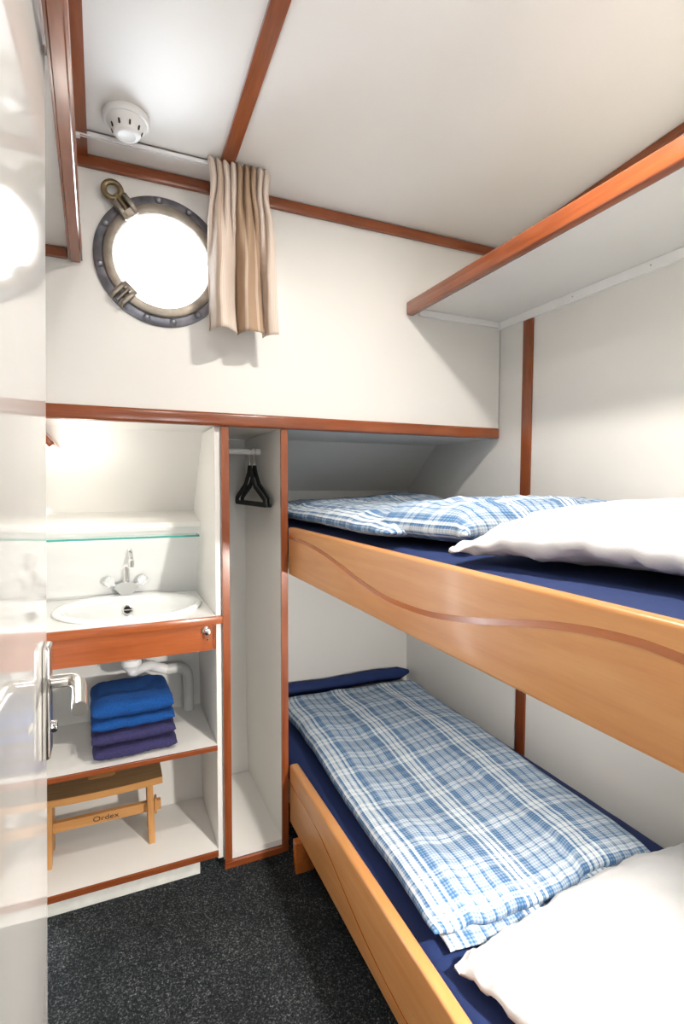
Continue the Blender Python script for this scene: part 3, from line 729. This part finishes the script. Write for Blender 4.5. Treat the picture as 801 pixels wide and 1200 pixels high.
# ================================================================== SMALL THINGS ON WALL AND CEILING
sdc = Vector((.054, 1.405, cz(1.405)-.0005)); sax = Vector((0, -SL, -1)).normalized()
sd = empty('smoke_detector', sdc, label='round white smoke detector on the ceiling', cat='detector')
obj('base', lathe(B(), [(0, 0), (.052, 0), (.053, .004), (.053, .012), (.050, .016), (0, .016)], sdc, sax, 40), 'plastic', sd, smooth=True)
hd = obj('sensor_head', lathe(B(), [(.046, .016), (.043, .022), (.034, .030), (.031, .040), (.028, .044), (.020, .046), (.018, .0445), (0, .0445)], sdc, sax, 40), 'plastic', sd, smooth=True)
sx_ = Vector((1, 0, 0)); sy_ = sax.cross(sx_)
for i in range(9):
    a = 2*PI*i/9; e = sx_*math.cos(a)+sy_*math.sin(a); tt = -sx_*math.sin(a)+sy_*math.cos(a)
    bm = B(); c = sdc+sax*.030+e*.0345
    vv = []
    for (p, q, r_) in ((-1, -1, -1), (1, -1, -1), (1, 1, -1), (-1, 1, -1), (-1, -1, 1), (1, -1, 1), (1, 1, 1), (-1, 1, 1)):
        vv.append(bm.verts.new(c+e*(.0015*p-.0018*r_)+tt*.002*q+sax*.007*r_))
    for f in ((0, 1, 2, 3), (7, 6, 5, 4), (0, 4, 5, 1), (1, 5, 6, 2), (2, 6, 7, 3), (3, 7, 4, 0)): bm.faces.new([vv[j] for j in f])
    obj('vent_slot', bm, 'dark', hd)

# curtain rail on the ceiling and the curtain
RY = 1.488
cr = empty('curtain_rail', (.2, RY, cz(RY)-.012), label='thin white curtain rail screwed to the ceiling', cat='rail')
obj('rail_track', abox(abox(B(), -.060, .425, RY-.007, RY-.002, cz(RY)-.013, cz(RY)-.0012), -.060, .425, RY+.002, RY+.007, cz(RY)-.013, cz(RY)-.0012), 'plastic', cr)
obj('rail_top', abox(B(), -.060, .425, RY-.007, RY+.007, cz(RY)-.004, cz(RY)-.001), 'plastic', cr)
obj('end_stop', abox(B(), -.0615, -.050, RY-.006, RY+.006, cz(RY)-.020, cz(RY)-.012, .001), 'plastic', cr)
def curtain():
    bm = B(); uvl = bm.loops.layers.uv.verify(); NU, NV = 150, 44; G = {}
    zt, zb = cz(RY)-.004, 1.622
    for j in range(NV+1):
        v = j/NV                                           # 0 top .. 1 bottom
        pin = math.exp(-((v-.14)/.12)**2)
        for i in range(NU+1):
            u = i/NU
            x0 = .252+.176*u; xm = .268+.145*u; x1 = .250+.202*u
            x = (x0*(1-v)+x1*v)*(1-pin*.6)+xm*pin*.6
            tight = math.sin(2*PI*(u*9.0+.15))*.013
            loose = math.sin(2*PI*(u*2.6+.10+.10*math.sin(3*v)))*.028 + math.sin(2*PI*(u*5.7+.6))*.006
            k_ = min(1, max(0, (v-.08)/.6)); k_ = k_*k_*(3-2*k_)
            y = RY-.022 + tight*(1-k_) + (loose+.012)*k_
            x += .004*math.cos(2*PI*u*9)*(1-k_) + .010*math.cos(2*PI*(u*2.6+.1))*k_
            x += .004*fb(u*5, v*3, 1); y += .004*fb(u*6, v*4, 5)*v
            z = zt+(zb-zt)*v + .004*fb(u*4, v*2, 3)*v + (.006*math.sin(2*PI*u*9) if j == 0 else 0)
            G[i, j] = bm.verts.new((x, min(y, 1.536), z))
    for i in range(NU):
        for j in range(NV):
            f = bm.faces.new((G[i, j], G[i+1, j], G[i+1, j+1], G[i, j+1]))
            for lp, (a, b) in zip(f.loops, ((i, j), (i+1, j), (i+1, j+1), (i, j+1))): lp[uvl].uv = (a/NU, b/NV)
    return obj('curtain', bm, 'curtain', smooth='all', label='short cream and tan striped curtain gathered beside the porthole', cat='curtain')
cu = curtain(); md = cu.modifiers.new('thickness', 'SOLIDIFY'); md.thickness = .0015

# ceiling lamp that lights the cabin, and its twin in the passage
def ceiling_lamp(x, y, label):
    z = cz(y)-.0008
    e = empty('ceiling_lamp', (x, y, z), label=label, cat='lamp', group='small round ceiling lamps')
    obj('lamp_base', lathe(B(), [(0, 0), (.045, 0), (.045, .008), (.038, .012), (0, .012)], (x, y, z), (0, 0, -1), 28), 'chrome', e, smooth=True)
    obj('diffuser', lathe(B(), [(.032, .012), (.030, .018), (.020, .024), (0, .026)], (x, y, z), (0, 0, -1), 28), 'emit', e, smooth=True)
ceiling_lamp(.62, .66, 'small round ceiling lamp over the bunk side')
ceiling_lamp(.10, -.06, 'small round ceiling lamp in the doorway passage')

rl = empty('reading_lamp', (.70, .30, .86), label='small chrome reading lamp under the upper bunk by the pillow', cat='lamp')
obj('lamp_stem', atube(B(), [(.70, .2105, .88), (.70, .29, .88), (.70, .315, .872)], .006, 10), 'chrome', rl, smooth=True)
obj('wall_plate', lathe(B(), [(0, 0), (.025, 0), (.025, .006), (0, .008)], (.70, .2105, .88), (0, 1, 0), 20), 'chrome', rl, smooth=True)
obj('lamp_shade', lathe(B(), [(.012, 0), (.022, -.012), (.030, -.030), (.028, -.030), (.020, -.012), (.010, -.002)], (.70, .318, .878), (0, -.45, .9), 24, closed=True), 'plastic', rl, smooth=True)
